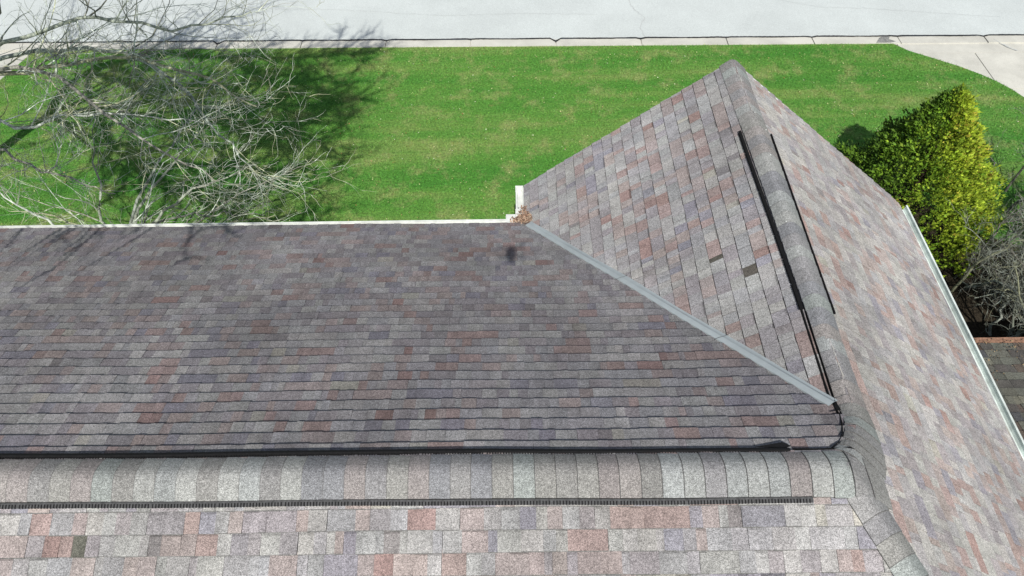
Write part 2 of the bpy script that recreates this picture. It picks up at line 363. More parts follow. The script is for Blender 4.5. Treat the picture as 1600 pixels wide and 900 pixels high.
def halfplanes(poly, shrink=0):
    A = sum(poly[i][0]*poly[(i+1) % len(poly)][1]-poly[(i+1) % len(poly)][0]*poly[i][1] for i in range(len(poly)))
    s = 1 if A > 0 else -1; hp = []
    for i in range(len(poly)):
        p, q = poly[i], poly[(i+1) % len(poly)]; dx, dy = q[0]-p[0], q[1]-p[1]; l = math.hypot(dx, dy); a, b = -dy/l*s, dx/l*s
        hp.append((a, b, -(a*p[0]+b*p[1])-shrink))
    return hp
bands = []
tabs = []   # (area on picture, verts, faces, colour)
def cover(poly, pf, origin, ax, dn, pitch, amax, dmax, first, gain=1.0, amin=0, jit=.0022, pink=1.0, th=(.0075, .0150), spots=(), gap=.0003, warm=1.0, gf=1.0, endgap=.003, band=0, ek=(.03, .028, .028)):
    """courses of shingles: ax = direction along a course (plan), dn = down-slope (plan)"""
    cs = 1/math.hypot(1, pitch); hp = halfplanes(poly)
    k = -3
    while True:
        v0 = first+k*EXP; v1 = v0+EXP; k += 1
        if v0*cs > dmax: break
        if v1 < 0: continue
        a = amin-random.uniform(0, .3); run = 0; wob = random.uniform(0, 6)
        sh_left = random.uniform(.3, .95); base = random.choice([0, 1]); big = 0.; lastc = None
        while a < amax:
            w = random.choice([.055, .07, .08, .09, .10, .11, .12, .14, .16, .18])*random.uniform(.9, 1.1); b = a+w; sh_left -= w
            g = gap
            if sh_left < 0: g = endgap; sh_left = random.uniform(.75, 1.0); big = random.uniform(-.0012, .0012)
            base = 1-base if random.random() < .8 else base
            if w > .1 and any(a <= (sx*ax[0]+sy*ax[1]-origin[0]*ax[0]-origin[1]*ax[1]) < b and v0 <= ((sx-origin[0])*dn[0]+(sy-origin[1])*dn[1])/cs < v1 for sx, sy, _h, _c in spots): b = a+.12
            t1 = th[base]+random.uniform(-.0008, .0012); dv = jit*math.sin(a*2.1+wob)+big+random.uniform(-.0012, .0012)+(0.002 if base else 0)
            lo = max(0.0, (v0-.022)); hi = v1+dv
            if hi < .002: a = b; continue
            rect = []
            for (aa, vv) in ((a, lo), (b-g, lo), (b-g+random.uniform(-.002,.002), hi), (a, hi)):
                rect.append((origin[0]+ax[0]*aa+dn[0]*vv*cs, origin[1]+ax[1]*aa+dn[1]*vv*cs))
            cx = sum(q[0] for q in rect)/4; cy = sum(q[1] for q in rect)/4
            pc = clip(rect, hp)
            c = lastc if (lastc and random.random() < .12) else tabcol(cx, cy, gain, pink(cx, cy) if callable(pink) else pink)
            lastc = c; w = b-a; c = (c[0]*warm, c[1]*gf, c[2]/warm)
            for sx, sy, hw_, sc_ in spots:
                if a <= (sx*ax[0]+sy*ax[1]-origin[0]*ax[0]-origin[1]*ax[1]) < b and v0 <= ((sx-origin[0])*dn[0]+(sy-origin[1])*dn[1])/cs < v1: c = sc_; t1 = .003
            if len(pc) >= 3:
                top = []; n = len(pc)
                for (x, y) in pc:
                    v = ((x-origin[0])*dn[0]+(y-origin[1])*dn[1])/cs
                    tt = (v-(v0-.022))/(hi-(v0-.022)); z = pf(x, y)+sag(x, y)+.0005+t1*max(0, tt); top.append((x, y, z))
                A = sum(pc[i][0]*pc[(i+1) % n][1]-pc[(i+1) % n][0]*pc[i][1] for i in range(n))
                if abs(A) > 2e-4:
                    if A < 0: top = top[::-1]
                    vs = list(top); gx = random.uniform(-.14, .14); gy = random.uniform(-.07, .13)
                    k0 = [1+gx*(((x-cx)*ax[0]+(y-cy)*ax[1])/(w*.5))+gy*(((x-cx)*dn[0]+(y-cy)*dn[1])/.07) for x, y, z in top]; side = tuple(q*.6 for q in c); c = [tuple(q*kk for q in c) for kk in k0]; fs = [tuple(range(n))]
                    dvs = [((x-origin[0])*dn[0]+(y-origin[1])*dn[1])/cs for x, y, z in top]
                    for i in range(n):
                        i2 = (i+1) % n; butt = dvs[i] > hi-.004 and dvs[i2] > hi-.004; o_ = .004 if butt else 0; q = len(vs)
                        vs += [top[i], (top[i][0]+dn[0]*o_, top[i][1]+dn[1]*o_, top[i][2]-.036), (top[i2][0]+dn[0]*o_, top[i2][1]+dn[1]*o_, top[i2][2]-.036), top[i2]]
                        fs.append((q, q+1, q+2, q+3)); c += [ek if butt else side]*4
                    ctr = Vector((cx, cy, pf(cx, cy))); d = ctr-CP; dep = d.dot(F_); u = d.dot(R_)/dep*1212; w_ = d.dot(U_)/dep*1212
                    nrm = Vector((dn[0]*pitch, dn[1]*pitch, 1)).normalized()
                    ar = abs(A)/cs/dep**2*abs(nrm.dot(d.normalized())) if (abs(u) < 800 and abs(w_) < 450 and dep > 0) else 0
                    tabs.append((ar, vs, fs, c, (v0, hi, origin, dn, cs)))
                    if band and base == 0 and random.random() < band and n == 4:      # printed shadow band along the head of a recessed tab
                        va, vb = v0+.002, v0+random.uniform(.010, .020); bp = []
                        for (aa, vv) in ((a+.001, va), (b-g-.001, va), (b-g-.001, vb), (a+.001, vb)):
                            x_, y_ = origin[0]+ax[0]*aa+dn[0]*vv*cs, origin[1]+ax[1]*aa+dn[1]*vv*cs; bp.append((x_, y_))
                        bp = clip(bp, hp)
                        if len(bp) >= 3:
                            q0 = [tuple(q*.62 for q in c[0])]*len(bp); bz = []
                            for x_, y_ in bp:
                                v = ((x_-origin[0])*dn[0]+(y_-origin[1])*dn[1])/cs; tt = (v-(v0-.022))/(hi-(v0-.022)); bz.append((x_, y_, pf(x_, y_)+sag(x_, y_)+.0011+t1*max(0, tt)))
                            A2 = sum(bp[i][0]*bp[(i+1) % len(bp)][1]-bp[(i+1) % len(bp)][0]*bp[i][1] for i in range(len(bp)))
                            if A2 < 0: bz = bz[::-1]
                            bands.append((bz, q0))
            a = b
pinkf = lambda x, y: .35 if x < -6 else (.9 if x > -3.5 else .6)
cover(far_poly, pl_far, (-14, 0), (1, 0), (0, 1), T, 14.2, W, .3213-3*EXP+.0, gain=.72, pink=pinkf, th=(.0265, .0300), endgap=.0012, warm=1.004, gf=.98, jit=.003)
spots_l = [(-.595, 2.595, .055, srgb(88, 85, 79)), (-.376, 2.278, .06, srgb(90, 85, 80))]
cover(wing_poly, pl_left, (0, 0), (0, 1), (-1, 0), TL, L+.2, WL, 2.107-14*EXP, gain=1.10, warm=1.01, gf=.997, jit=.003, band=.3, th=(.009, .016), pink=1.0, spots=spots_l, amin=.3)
cover(right_a, pl_right, (0, 0), (0, 1), (1, 0), TR, L+.2, WR, .06, th=(.010, .016), ek=(.06, .058, .058), gain=1.45, warm=1.045, gf=1.005, amin=.3, pink=1.0)  # raised warm gain puts the right slope's sun sheen into the shingle colour
cover(right_b, pl_right, (0, 0), (0, 1), (1, 0), TR, YV+.3, WR+.0, .06, th=(.010, .016), ek=(.06, .058, .058), gain=1.45, warm=1.045, gf=1.005, amin=-W-.3, pink=1.0)  # same sun sheen painted into the tabs beside the hip
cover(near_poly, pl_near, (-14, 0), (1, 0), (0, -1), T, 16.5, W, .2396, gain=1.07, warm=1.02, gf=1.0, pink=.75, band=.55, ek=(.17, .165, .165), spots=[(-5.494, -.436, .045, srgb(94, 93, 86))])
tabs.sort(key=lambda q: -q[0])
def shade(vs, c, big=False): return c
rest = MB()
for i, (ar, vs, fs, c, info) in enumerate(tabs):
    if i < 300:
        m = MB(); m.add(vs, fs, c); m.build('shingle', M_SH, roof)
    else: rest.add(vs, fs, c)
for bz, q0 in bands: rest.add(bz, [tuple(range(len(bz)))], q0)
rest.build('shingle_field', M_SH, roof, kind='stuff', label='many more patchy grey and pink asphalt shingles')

# --- ridge, bend and hip cap pieces
def cap_piece(l0, r0, l1, r1, lift0, lift1, col, nd=12, butt=.009, ec=.13, rad=.05, edge=.0):
    gx, gy = random.uniform(-1, 1), random.uniform(-1, 1)      # l0->r0 is the exposed butt end; plan corners
    vs = []; cols = []; S = [0.0, .010, .026, .027, .5, 1.0]; rows = len(S); n = nd+1
    for j, s in enumerate(S):
        a = (l0[0]+(l1[0]-l0[0])*s, l0[1]+(l1[1]-l0[1])*s); b = (r0[0]+(r1[0]-r0[0])*s, r0[1]+(r1[1]-r0[1])*s)
        for i in range(nd+1):
            q = i/nd; x, y = a[0]+(b[0]-a[0])*q, a[1]+(b[1]-a[1])*q
            e = min(q, 1-q)*2; vault = 1-(1-min(1, e*1.6))**2
            z = Hs(x, y, rad)+sag(x, y)+(lift0+(lift1-lift0)*s)*(.55+.45*vault)+butt*(1-s)+.006
            if j == 0: z -= .009
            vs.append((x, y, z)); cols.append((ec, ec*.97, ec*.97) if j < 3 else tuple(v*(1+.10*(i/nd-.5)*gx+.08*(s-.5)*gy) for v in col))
    fs = [(j*n+i, (j+1)*n+i, (j+1)*n+i+1, j*n+i+1) for j in range(rows-1) for i in range(nd)]
    N0 = len(vs); edge = []
    for j in range(rows):
        for i in (0, nd): x, y, z = vs[j*n+i]; edge.append((x, y, z-.012))
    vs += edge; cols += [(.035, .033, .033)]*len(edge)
    for j in range(rows-1):
        fs.append((j*n, N0+2*j, N0+2*j+2, (j+1)*n)); fs.append((j*n+nd, (j+1)*n+nd, N0+2*j+3, N0+2*j+1))
    col = cols
    m = MB(); m.add(vs, fs, col); m.build('ridge_cap', M_SH, roof)
CPAL = [(168,168,166), (164,165,164), (159,163,161), (148,146,148), (156,154,151), (148,146,144), (162,156,154), (156,149,148), (142,142,146), (163,165,165), (152,150,150)]
def capcol(g=1.0):
    c = srgb(*random.choice(CPAL)); j = .78*g*random.uniform(.94, 1.06); return tuple(v*j for v in c)
CW = .163
def skew(x): return -.0045*(x+5.0)       # the ridge caps run a little out of true
x = -14.0
while x < -.02:
    x1 = x+EXP+.03; vent = x < -.55
    lf = .031
    lv = lf+.004
    j = random.uniform(-.003, .003)
    wr = CW if vent else .17; wf = CW if vent else .17
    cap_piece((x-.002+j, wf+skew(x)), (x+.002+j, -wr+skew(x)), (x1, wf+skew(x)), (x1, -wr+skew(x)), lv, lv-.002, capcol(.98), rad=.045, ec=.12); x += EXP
y = L+.045
HW = .145
xl = lambda y: -.100-.014*(y-1.65) if y > 1.65 else -.100
while y > YV+.10:
    y1 = y-EXP-.03; vent = 1.6 < y < 4.12; ramp = min(1, max(0, (4.4-y)/.35))*min(1, max(0, (y-1.35)/.3)); lf = .014+.028*ramp
    j = random.uniform(-.003, .003); bow = .0
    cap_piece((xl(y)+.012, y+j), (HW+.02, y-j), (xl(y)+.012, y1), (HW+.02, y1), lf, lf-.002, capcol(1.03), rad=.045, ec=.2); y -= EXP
# the fan of caps round the bend
Lc = [(-.092, .66), (-.10, .56), (-.12, .47), (-.155, .38), (-.20, .30), (-.25, .235), (-.31, .185)]
Rc = [(.17, .66), (.175, .53), (.175, .40), (.165, .28), (.14, .17), (.09, .07), (.02, -.02)]
for i in range(6):
    e = .25
    l1 = (Lc[i+1][0]+(Lc[i+1][0]-Lc[i][0])*e, Lc[i+1][1]+(Lc[i+1][1]-Lc[i][1])*e); r1 = (Rc[i+1][0]+(Rc[i+1][0]-Rc[i][0])*e, Rc[i+1][1]+(Rc[i+1][1]-Rc[i][1])*e)
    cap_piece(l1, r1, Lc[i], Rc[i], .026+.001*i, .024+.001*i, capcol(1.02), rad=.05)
# hip caps
dv = Vector(((hx-XE), -W, 0)).normalized(); pr = Vector((-dv.y, dv.x, 0)); 
s = 3.9
hips = []
while s > .06:
    P0 = Vector((XE, 0, 0))+dv*(s+EXP+.0); P1 = Vector((XE, 0, 0))+dv*(s-.03)
    lw = .125; rw = .15
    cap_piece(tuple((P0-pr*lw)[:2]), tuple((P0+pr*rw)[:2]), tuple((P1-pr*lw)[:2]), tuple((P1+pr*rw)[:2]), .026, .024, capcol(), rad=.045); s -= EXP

# --- ridge vent strips showing beside the caps
def strip(path, w, h, mt, lateral, name='ridge_vent', teeth=None, tside=1, updir=None):
    m = MB(); m.sweep(path, [(-w/2, 0), (w/2, 0), (w/2, h), (w/2-.004, h+.003), (-w/2+.004, h+.003), (-w/2, h)], updir)
    if teeth:
        for a, b in zip(path[:-1], path[1:]):
            A = Vector(a); B = Vector(b); d = (B-A); l = d.length; d.normalize(); u = Vector(updir[0]) if updir else Vector((0,0,1)); r = d.cross(u).normalized(); u = r.cross(d)
            n_ = int(l/teeth)
            for i in range(n_ if mt is M_BLACK else 0):
                p = A+d*(i+.5)*teeth; q0 = p+r*(tside*w/2); q1 = q0+r*(tside*.012); z0 = u*.002; z1 = u*h
                m.beam(q0-r*tside*.006+u*(h*.55), q1+u*(h*.35), teeth*.48, h*.55, u)
    return m.build(name, mt, roof)
up_far = [(0, T, 1)]; up_near = [(0, -T, 1)]
def wob(x): return .006*math.sin(x*1.3)+.003*math.sin(x*3.7)
X = list(np.arange(-14, -.6, .45))+[-.63]
pf_ = [(x, CW+.016+skew(x)+wob(x)*.6, -T*(CW+.016)+sag(x, CW)+.012) for x in X]
strip(pf_, .030, .034, M_BLACK, 1, teeth=.019, tside=1, updir=up_far*len(X))
X2 = list(np.arange(-14, -.55, .45))+[-.56]
pn_ = [(x, -CW-.014+skew(x)+wob(x+1)*.5, -T*(CW+.014)+sag(x, -CW)+.008) for x in X2]
strip(pn_, .040, .018, M_DGREY, 1, teeth=.022, tside=1, updir=up_near*len(X2))
m = MB()
for a, b in zip(pn_[:-1], pn_[1:]):
    A_ = Vector(a); B_ = Vector(b); dd = B_-A_; l_ = dd.length; dd.normalize(); uu = Vector((0, -T, 1)).normalized(); rr_ = dd.cross(uu).normalized(); uu = rr_.cross(dd)
    for i in range(int(l_/.021)):
        p = A_+dd*(i+.5)*.021+uu*.0195+rr_*.007; m.beam(p-rr_*.013, p+rr_*.0145, .0085+random.uniform(-.001, .001), .006, uu)
m.build('vent_slots', M_BLACK, roof, kind='stuff')
Y = list(np.arange(1.64, 4.0, .3))+[4.08]
def wl(y, o): return (xl(y)-o-.004*math.sin(y*2.2), y, ZW+TL*(xl(y)-o)+sag(-HW, y)+.010)
strip([wl(y, .002) for y in Y], .026, .024, M_BLACK, 1, teeth=.022, tside=-1, updir=[(-TL, 0, 1)]*len(Y))
strip([(HW+.036+.003*math.sin(y*2), y, ZW-TR*(HW+.030)+sag(HW, y)+.010) for y in Y], .012, .020, M_BLACK, 1, teeth=.022, tside=1, updir=[(TR, 0, 1)]*len(Y))
# black sealant lines where the vents stop
def line(pts, w, name='sealant_line', h=.012):
    P = []; 
    for a, b in zip(pts[:-1], pts[1:]):
        n_ = max(1, int(math.dist(a, b)/.05))
        for i in range(n_): P.append((a[0]+(b[0]-a[0])*i/n_, a[1]+(b[1]-a[1])*i/n_))
    P.append(pts[-1]); m = MB(); vs = []; n = len(P)
    for i, p in enumerate(P):
        q = P[min(i+1, n-1)]; o = P[max(i-1, 0)]; dx, dy = q[0]-o[0], q[1]-o[1]; l = math.hypot(dx, dy) or 1; ww = w*random.uniform(.5, 1.4)
        z = Hroof(p[0], p[1])+sag(p[0], p[1])
        for sgn in (-1, 1):
            x_, y_ = p[0]-dy/l*ww*sgn, p[1]+dx/l*ww*sgn; vs.append((x_, y_, Hroof(x_, y_)+sag(x_, y_)+h)); vs.append((x_, y_, Hroof(x_, y_)+sag(x_, y_)-.005))
    fs = []
    for i in range(n-1):
        a = i*4; fs += [(a, a+4, a+6, a+2), (a, a+1, a+5, a+4), (a+2, a+6, a+7, a+3)]
    m.add(vs, fs); return m.build(name, M_BLACK, roof)
line([(-.112, 1.64), (-.115, 1.2), (-.118, .75), (-.124, .55), (-.148, .45), (-.19, .34), (-.25, .25), (-.33, .185)], .0032, h=.033)
line([(-.090, 1.6), (-.093, 1.0), (-.096, .66)], .0016, h=.036)
line([(-.60, .178), (-.45, .170), (-.33, .172), (-.2, .178), (-.06, .165), (.0, .14)], .0045, h=.034)

m = MB(); m.prism([(-.13, .60, -T*.60+.03), (-.10, .76, ZW-TL*.10+.03), (-.095, .60, -T*.60+.045), (-.18, .59, -T*.59+.03)], .006); m.build('sealant_patch', M_BLACK, roof)
# small curled lead edge at the end of the far vent
m = MB(); m.prism([(-.86, .20, -.20*T+.03), (-.66, .235, -.235*T+.045), (-.61, .20, -.2*T+.035), (-.66, .185, -.185*T+.03)], .006); m.build('vent_end_flap', M_BLACK, roof)

# --- metal valley: shallow folded strip with centre rib
A = Vector((-WL+.05, W-.10, 0)); B = Vector((-.115, YV+.115*(W-YV)/WL-.04, 0)); d = (B-A).normalized(); side = Vector((-d.y, d.x, 0))
n_ = 30; m = MB(); vs = []
prof = [(-.062, -.012), (-.060, .016), (-.03, .030), (-.004, .040), (.006, .040), (.03, .032), (.056, .020), (.060, -.012)]
for i in range(n_+1):
    p = A+(B-A)*i/n_; p = p+side*(.004*math.sin(i*.6)+.001*random.uniform(-1, 1))
    for a, h in prof:
        a *= .8; q = p+side*a; vs.append((q.x, q.y, Hroof(q.x, q.y)*0+max(-T*q.y, ZW+TL*q.x)+sag(q.x, q.y)+h+.014))
k_ = len(prof); m.add(vs, [(i*k_+j, (i+1)*k_+j, (i+1)*k_+j+1, i*k_+j+1) for i in range(n_) for j in range(k_-1)])
m.build('valley_flashing', M_FLASH, roof, smooth=False)
# seams of the flashing pieces
for f in (.42, .74):
    m = MB(); p = A+(B-A)*f
    vs = []
    for a, h in prof:
        for o in (0, .004):
            q = p+side*a+d*(o+a*.35*0+.3*a); vs.append((q.x, q.y, max(-T*q.y, ZW+TL*q.x)+sag(q.x, q.y)+h+.0155))
    m.add(vs, [(2*i, 2*i+1, 2*i+3, 2*i+2) for i in range(k_-1)]); m.build('flashing_seam', M_DGREY, roof)
# nail heads along the wing ridge
for (x, y) in ((.02, 4.25), (.10, 4.02), (.03, 3.55), (-.04, 2.6)):
    z = Hs(x, y)+sag(x, y)+.062
    m = MB(); m.tube([(x, y, z), (x, y, z+.004)], [.006, .005], 6); m.build('nail_head', M_WHITE, roof)
# plumbing: a stray dark twig lying on the far slope
def roofpt(x, y, h=.012): return (x, y, Hroof(x, y)+sag(x, y)+h)
tw = MB(); P = [(-2.40, 2.30), (-2.36, 2.22), (-2.31, 2.165), (-2.24, 2.145)]
tw.tube([roofpt(*q, .014) for q in P], [.003, .0035, .003, .0015], 5, (.1, .09, .08)); tw.build('twig', M_BARK, label='small curved dark twig lying on the middle of the long roof slope', category='twig')

# ---------------------------------------------------------------- leaf litter in the inside corner of the gutters
n_ = 900
a = rng.beta(1.3, 2.2, n_); br = rng.random(n_) < .62
lx = np.where(br, -WL+.10-a*.30, -WL+.02+rng.normal(0, .045, n_)); ly = np.where(br, W+.02+rng.normal(0, .035, n_), W+.0+a*.34)
hz = .07*np.exp(-((lx+WL-.02)**2+(ly-W-.02)**2)/.02)+.012
zz = np.array([max(Hroof(x_, min(y_, W-.001)) if x_ > -WL else ZE, ZE) if y_ < W else ZE for x_, y_ in zip(lx, ly)])
lz = np.maximum(zz, ZE-.01)+rng.uniform(0, 1, n_)*hz+.01
lc = np.array([srgb(178, 150, 130), srgb(150, 118, 100), srgb(205, 182, 160), srgb(115, 92, 78), srgb(70, 58, 50)])[rng.choice(5, n_, p=[.32, .25, .2, .15, .08])]
leaflets('leaf_litter', lx, ly, lz, .016, lc*.85, M_DRY, .6, kind='stuff', label='heap of brown dead leaves clogging the inner gutter corner', category='leaf litter')

# ---------------------------------------------------------------- low outbuilding at the lower right
ob = thing('outbuilding', (5.6, 0, G), 'low outbuilding with dark shingled roof and rusty gutter right of the house', 'outbuilding')
OT = .25; OX0, OX1, OY, OZ = 2.5, 8.5, 3.54, -3.4; ON = .55
m = MB(); m.prism([(OX0, ON, OZ+OT*(OY-ON)-.02), (OX1, ON, OZ+OT*(OY-ON)-.02), (OX1, OY, OZ-.02), (OX0, OY, OZ-.02)], -.1)
m.prism([(OX0, ON-.002, OZ+OT*(OY-ON)-.02), (OX1, ON-.002, OZ+OT*(OY-ON)-.02), (OX1, ON-4.5, OZ+OT*(OY-ON)-.02-4.5*OT), (OX0, ON-4.5, OZ+OT*(OY-ON)-.02-4.5*OT)], -.1)
oroof = m.build('roof', M_FELT, ob)
m = MB(); m.box(OX0+.15, OX1-.2, ON-4.2, OY-.2, G, OZ-.13); m.build('wall', M_SIDING, ob)
m = MB(); m.box(OX0, OX1, OY+.003, OY+.09, OZ-.09, OZ+.004); m.build('gutter', M_RUST, ob)
save = tabs; tabs = []
PAL2 = PC; PC = [srgb(*c) for c in [(126,126,116), (116,116,108), (106,102,98), (134,132,122), (118,106,98), (108,94,86), (100,100,102), (140,138,124), (86,84,80)]]
cover([(OX0, ON+.02), (OX1, ON+.02), (OX1, OY), (OX0, OY)], lambda x, y: OZ+OT*(OY-y), (OX0, ON+.02), (1, 0), (0, 1), OT, 5.6, OY+1.5, .05, gain=.8)
tabs.sort(key=lambda q: -q[0]); rest = MB()
for i, (ar, vs, fs, c, info) in enumerate(tabs):
    if i < 120 and ar > 0: m = MB(); m.add(vs, fs, c); m.build('shingle', M_SH, oroof)
    else: rest.add(vs, fs, c)
rest.build('shingle_field', M_SH, oroof, kind='stuff', label='more dark grey shingles')
PC = PAL2; tabs = save
n_ = 500; lx = rng.uniform(OX0, 6, n_); ly = OY+.05-rng.beta(1, 3, n_)*.9; lz = OZ+OT*np.maximum(OY-ly, 0)+.015+rng.uniform(0, .02, n_)
leaflets('leaf_debris', lx, ly, lz, .013, np.array([srgb(120, 100, 80), srgb(80, 70, 60), srgb(150, 130, 100)])[rng.choice(3, n_)], M_DRY, .4, kind='stuff', label='brown debris strewn along the outbuilding eave', category='debris')

# ---------------------------------------------------------------- bare trees
BR = [srgb(176, 184, 172), srgb(160, 166, 152), srgb(190, 196, 186), srgb(150, 148, 138), srgb(178, 180, 150)]
def bcol(f=1.0):
    c = random.choice(BR); j = random.uniform(.8, 1.65)*f; return tuple(v*j for v in c)
def wander(p, d, length, n, wig, droop=0.0, up=0.0):
    pts = [Vector(p)]; d = Vector(d).normalized()
    for i in range(n):
        d = (d+Vector((random.gauss(0, wig), random.gauss(0, wig), random.gauss(0, wig)-droop+up))).normalized(); pts.append(pts[-1]+d*(length/n))
    return pts
def okpt(p):      # branches keep clear of the roofs
    return p.z > G+.15 and not (p.y < W+.15 and p.z < -T*abs(p.y)+.25 and p.x < .5)
HI = lambda p: p.z > 1.3+(p.x+9)*.45
def grow(mb, pts, r0, r1, level, maxlev, dens, colf, lens, spread=.8):
    L_ = sum((pts[i+1]-pts[i]).length for i in range(len(pts)-1)); n = max(1, int(L_*dens[level]*random.uniform(.8, 1.2)*((2.1 if level == 0 else 1.0) if HI(pts[-1]) and pts[-1].z > 1.4 else 1)))
    for k in range(n):
        t_ = random.uniform(.12 if level else .2, 1.0); f = t_*(len(pts)-1); i = min(int(f), len(pts)-2); p = pts[i].lerp(pts[i+1], f-i); d = (pts[i+1]-pts[i]).normalized()
        q = Vector((random.gauss(0, 1), random.gauss(0, 1), random.gauss(.25, .8))); q = (q-d*q.dot(d)).normalized()
        nd = (d*random.uniform(.55, 1.1)+q*random.uniform(.45, spread)).normalized()
        ll = lens[level]*random.uniform(.45, 1.15)*(1.1-.45*t_); rr = (r0+(r1-r0)*t_)*random.uniform(.30, .62)
        rr = min(max(rr, .0030), (.015, .0075, .005)[level])
        np_ = wander(p, nd, ll, 6 if level < 1 else 5, .19, .03 if level else 0, .02)
        if not all(okpt(x) for x in np_): continue
        if level == 0 and pts[-1].z > 1.4 and not all(HI(x) for x in np_): continue
        if level == 0 and HI(p) and p.z > 1.4: rr = random.uniform(.020, .045)
        elif level == 1 and HI(p) and p.z > 1.4: rr = random.uniform(.010, .022)
        rad = [rr*(1-.75*j/(len(np_)-1)) for j in range(len(np_))]
        mb.tube(np_, rad, 4 if rr > .008 else 3, bcol(colf))
        if level+1 < maxlev: grow(mb, np_, rr, rr*.3, level+1, maxlev, dens, colf, lens, spread)
def smoothpath(pts, n=5, jit=.05):
    P = [Vector(p) for p in pts]; out = []
    for i in range(len(P)-1):
        p0 = P[max(i-1, 0)]; p1 = P[i]; p2 = P[i+1]; p3 = P[min(i+2, len(P)-1)]
        for k in range(n):
            t_ = k/n; out.append(.5*((2*p1)+(p2-p0)*t_+(2*p0-5*p1+4*p2-p3)*t_**2+(3*p1-p0-3*p2+p3)*t_**3)+Vector([random.gauss(0, jit*.5) for _ in range(3)])*(1 if i+k else 0))
    out.append(P[-1]); return out
def tree(name, base, label, trunk_pts, tr, limbs, maxlev, dens, lens, colf=1.0, group='bare trees by the left end of the house'):
    t_ = thing(name, base, label, 'tree', group); m = MB(); P = smoothpath(trunk_pts, 4, .03); n = len(P)
    m.tube(P, [tr*(1.25 if i == 0 else 1-.35*i/(n-1)) for i in range(n)], 9, bcol(.75)); m.build('trunk', M_BARK, t_, smooth=True)
    tw = MB()
    for pts, r in limbs:
        P = smoothpath(pts, 5, .05); n = len(P); m = MB(); m.tube(P, [r*(1-.82*i/(n-1)) for i in range(n)], 7, bcol(.85)); m.build('limb', M_BARK, t_, smooth=True)
        grow(tw, P, r, r*.18, 0, maxlev, dens, colf, lens)
    tw.build('twigs', M_BARK, t_, kind='stuff'); return t_
K = (-12.3, 8.6, -2.5)
limbsA = [
 ([K, (-10.3, 8.3, -2.2), (-8.55, 8.0, -1.8), (-6.92, 6.75, -1.3), (-5.85, 5.85, -1.2)], .0446),
 ([K, (-9.93, 8.0, -2.0), (-7.89, 6.24, -1.8), (-6.4, 5.1, -1.8)], .0411),
 ([K, (-10.3, 8.1, -1.6), (-8.52, 7.73, -1.0), (-6.9, 6.6, -.5), (-5.6, 5.9, .1)], .0411),
 ([K, (-10.6, 8.0, -1.6), (-9.5, 7.6, -.4), (-7.9, 6.3, .9), (-6.9, 5.7, 1.8)], .0411),
 ([K, (-10.22, 7.24, -2.5), (-9.39, 7.41, -2.4), (-7.91, 6.99, -2.2), (-6.9, 6.8, -2.2)], .0287),
 ([K, (-10.5, 6.9, -2.3), (-9.46, 5.9, -2.0), (-8.55, 5.4, -1.9), (-7.7, 5.0, -1.9)], .0308),
 ([K, (-9.77, 8.62, -2.0), (-8.14, 8.04, -2.0), (-6.98, 6.75, -2.1), (-6.15, 5.8, -2.3)], .0411),
 ([K, (-11.0, 8.4, -1.0), (-10.2, 8.2, .6), (-9.0, 7.8, 1.4)], .0446),
 ([K, (-11.4, 8.2, -.6), (-11.2, 7.6, 1.2), (-10.2, 6.8, 2.6)], .0377),
 ([K, (-11.0, 9.0, -1.4), (-9.6, 9.8, -.2), (-8.1, 10.2, .9)], .0377),
 ([K, (-12.2, 9.0, -1.4), (-13.2, 9.6, .2), (-13.6, 9.9, 1.6)], .0342),
 ([K, (-11.6, 7.4, -1.6), (-11.2, 6.0, -.4), (-10.2, 4.9, .2)], .0308),
]
Kh = (-12.0, 7.4, .4)
high = [[Kh, (-10.6, 6.6, 1.9), (-9.0, 5.8, 2.6), (-7.4, 5.2, 3.2), (-5.9, 4.9, 3.6)], [Kh, (-10.8, 5.4, 1.9), (-9.3, 3.8, 2.5), (-7.7, 2.8, 2.9), (-6.3, 2.2, 3.2)],
        [Kh, (-11.2, 4.6, 1.6), (-10.0, 2.6, 2.1), (-8.7, 1.4, 2.5), (-7.6, .8, 2.9)],
        [(-9.3, 3.8, 2.5), (-8.2, 3.9, 2.6), (-7.0, 3.7, 2.9), (-5.9, 3.4, 3.4)], [(-9.0, 5.8, 2.6), (-8.2, 4.9, 2.8), (-7.2, 4.2, 3.1)], [Kh, (-11.6, 6.2, 2.0), (-10.2, 4.2, 3.2), (-8.4, 3.0, 4.2)],
        [(-10.8, 5.4, 1.9), (-10.3, 3.9, 1.7), (-9.9, 2.4, 1.5)],
 [(-10.0, 2.6, 2.1), (-8.6, 2.2, 2.5), (-7.2, 1.7, 2.8), (-5.9, 1.3, 3.2)], [(-8.7, 1.4, 2.5), (-7.6, 2.4, 2.7), (-6.4, 3.0, 3.2)], [(-9.3, 3.8, 2.5), (-8.0, 3.2, 2.7), (-6.6, 2.4, 3.0)], [(-7.4, 5.2, 3.2), (-6.8, 4.0, 3.3), (-6.2, 3.0, 3.6)], [(-8.7, 1.4, 2.5), (-7.4, .4, 2.7), (-6.2, -.1, 3.0)]]
limbsA += [([K, (-12.3, 8.1, -1.0), Kh], .13)]+[(h_, r_) for h_, r_ in zip(high, (.085, .085, .07, .055, .05, .06, .045, .055, .05, .05, .04, .04))]
tree('bare_tree', (-13.1, 8.8, G), 'tall leafless lichen-grey tree reaching in from the top left over the lawn', [(-13.1, 8.8, G-.1), (-12.9, 8.75, -4), K], .15, limbsA, 3, (4.5, 4.6, 4.4), (1.75, .75, .38))
Kb = (-8.75, 5.75, -4.1)
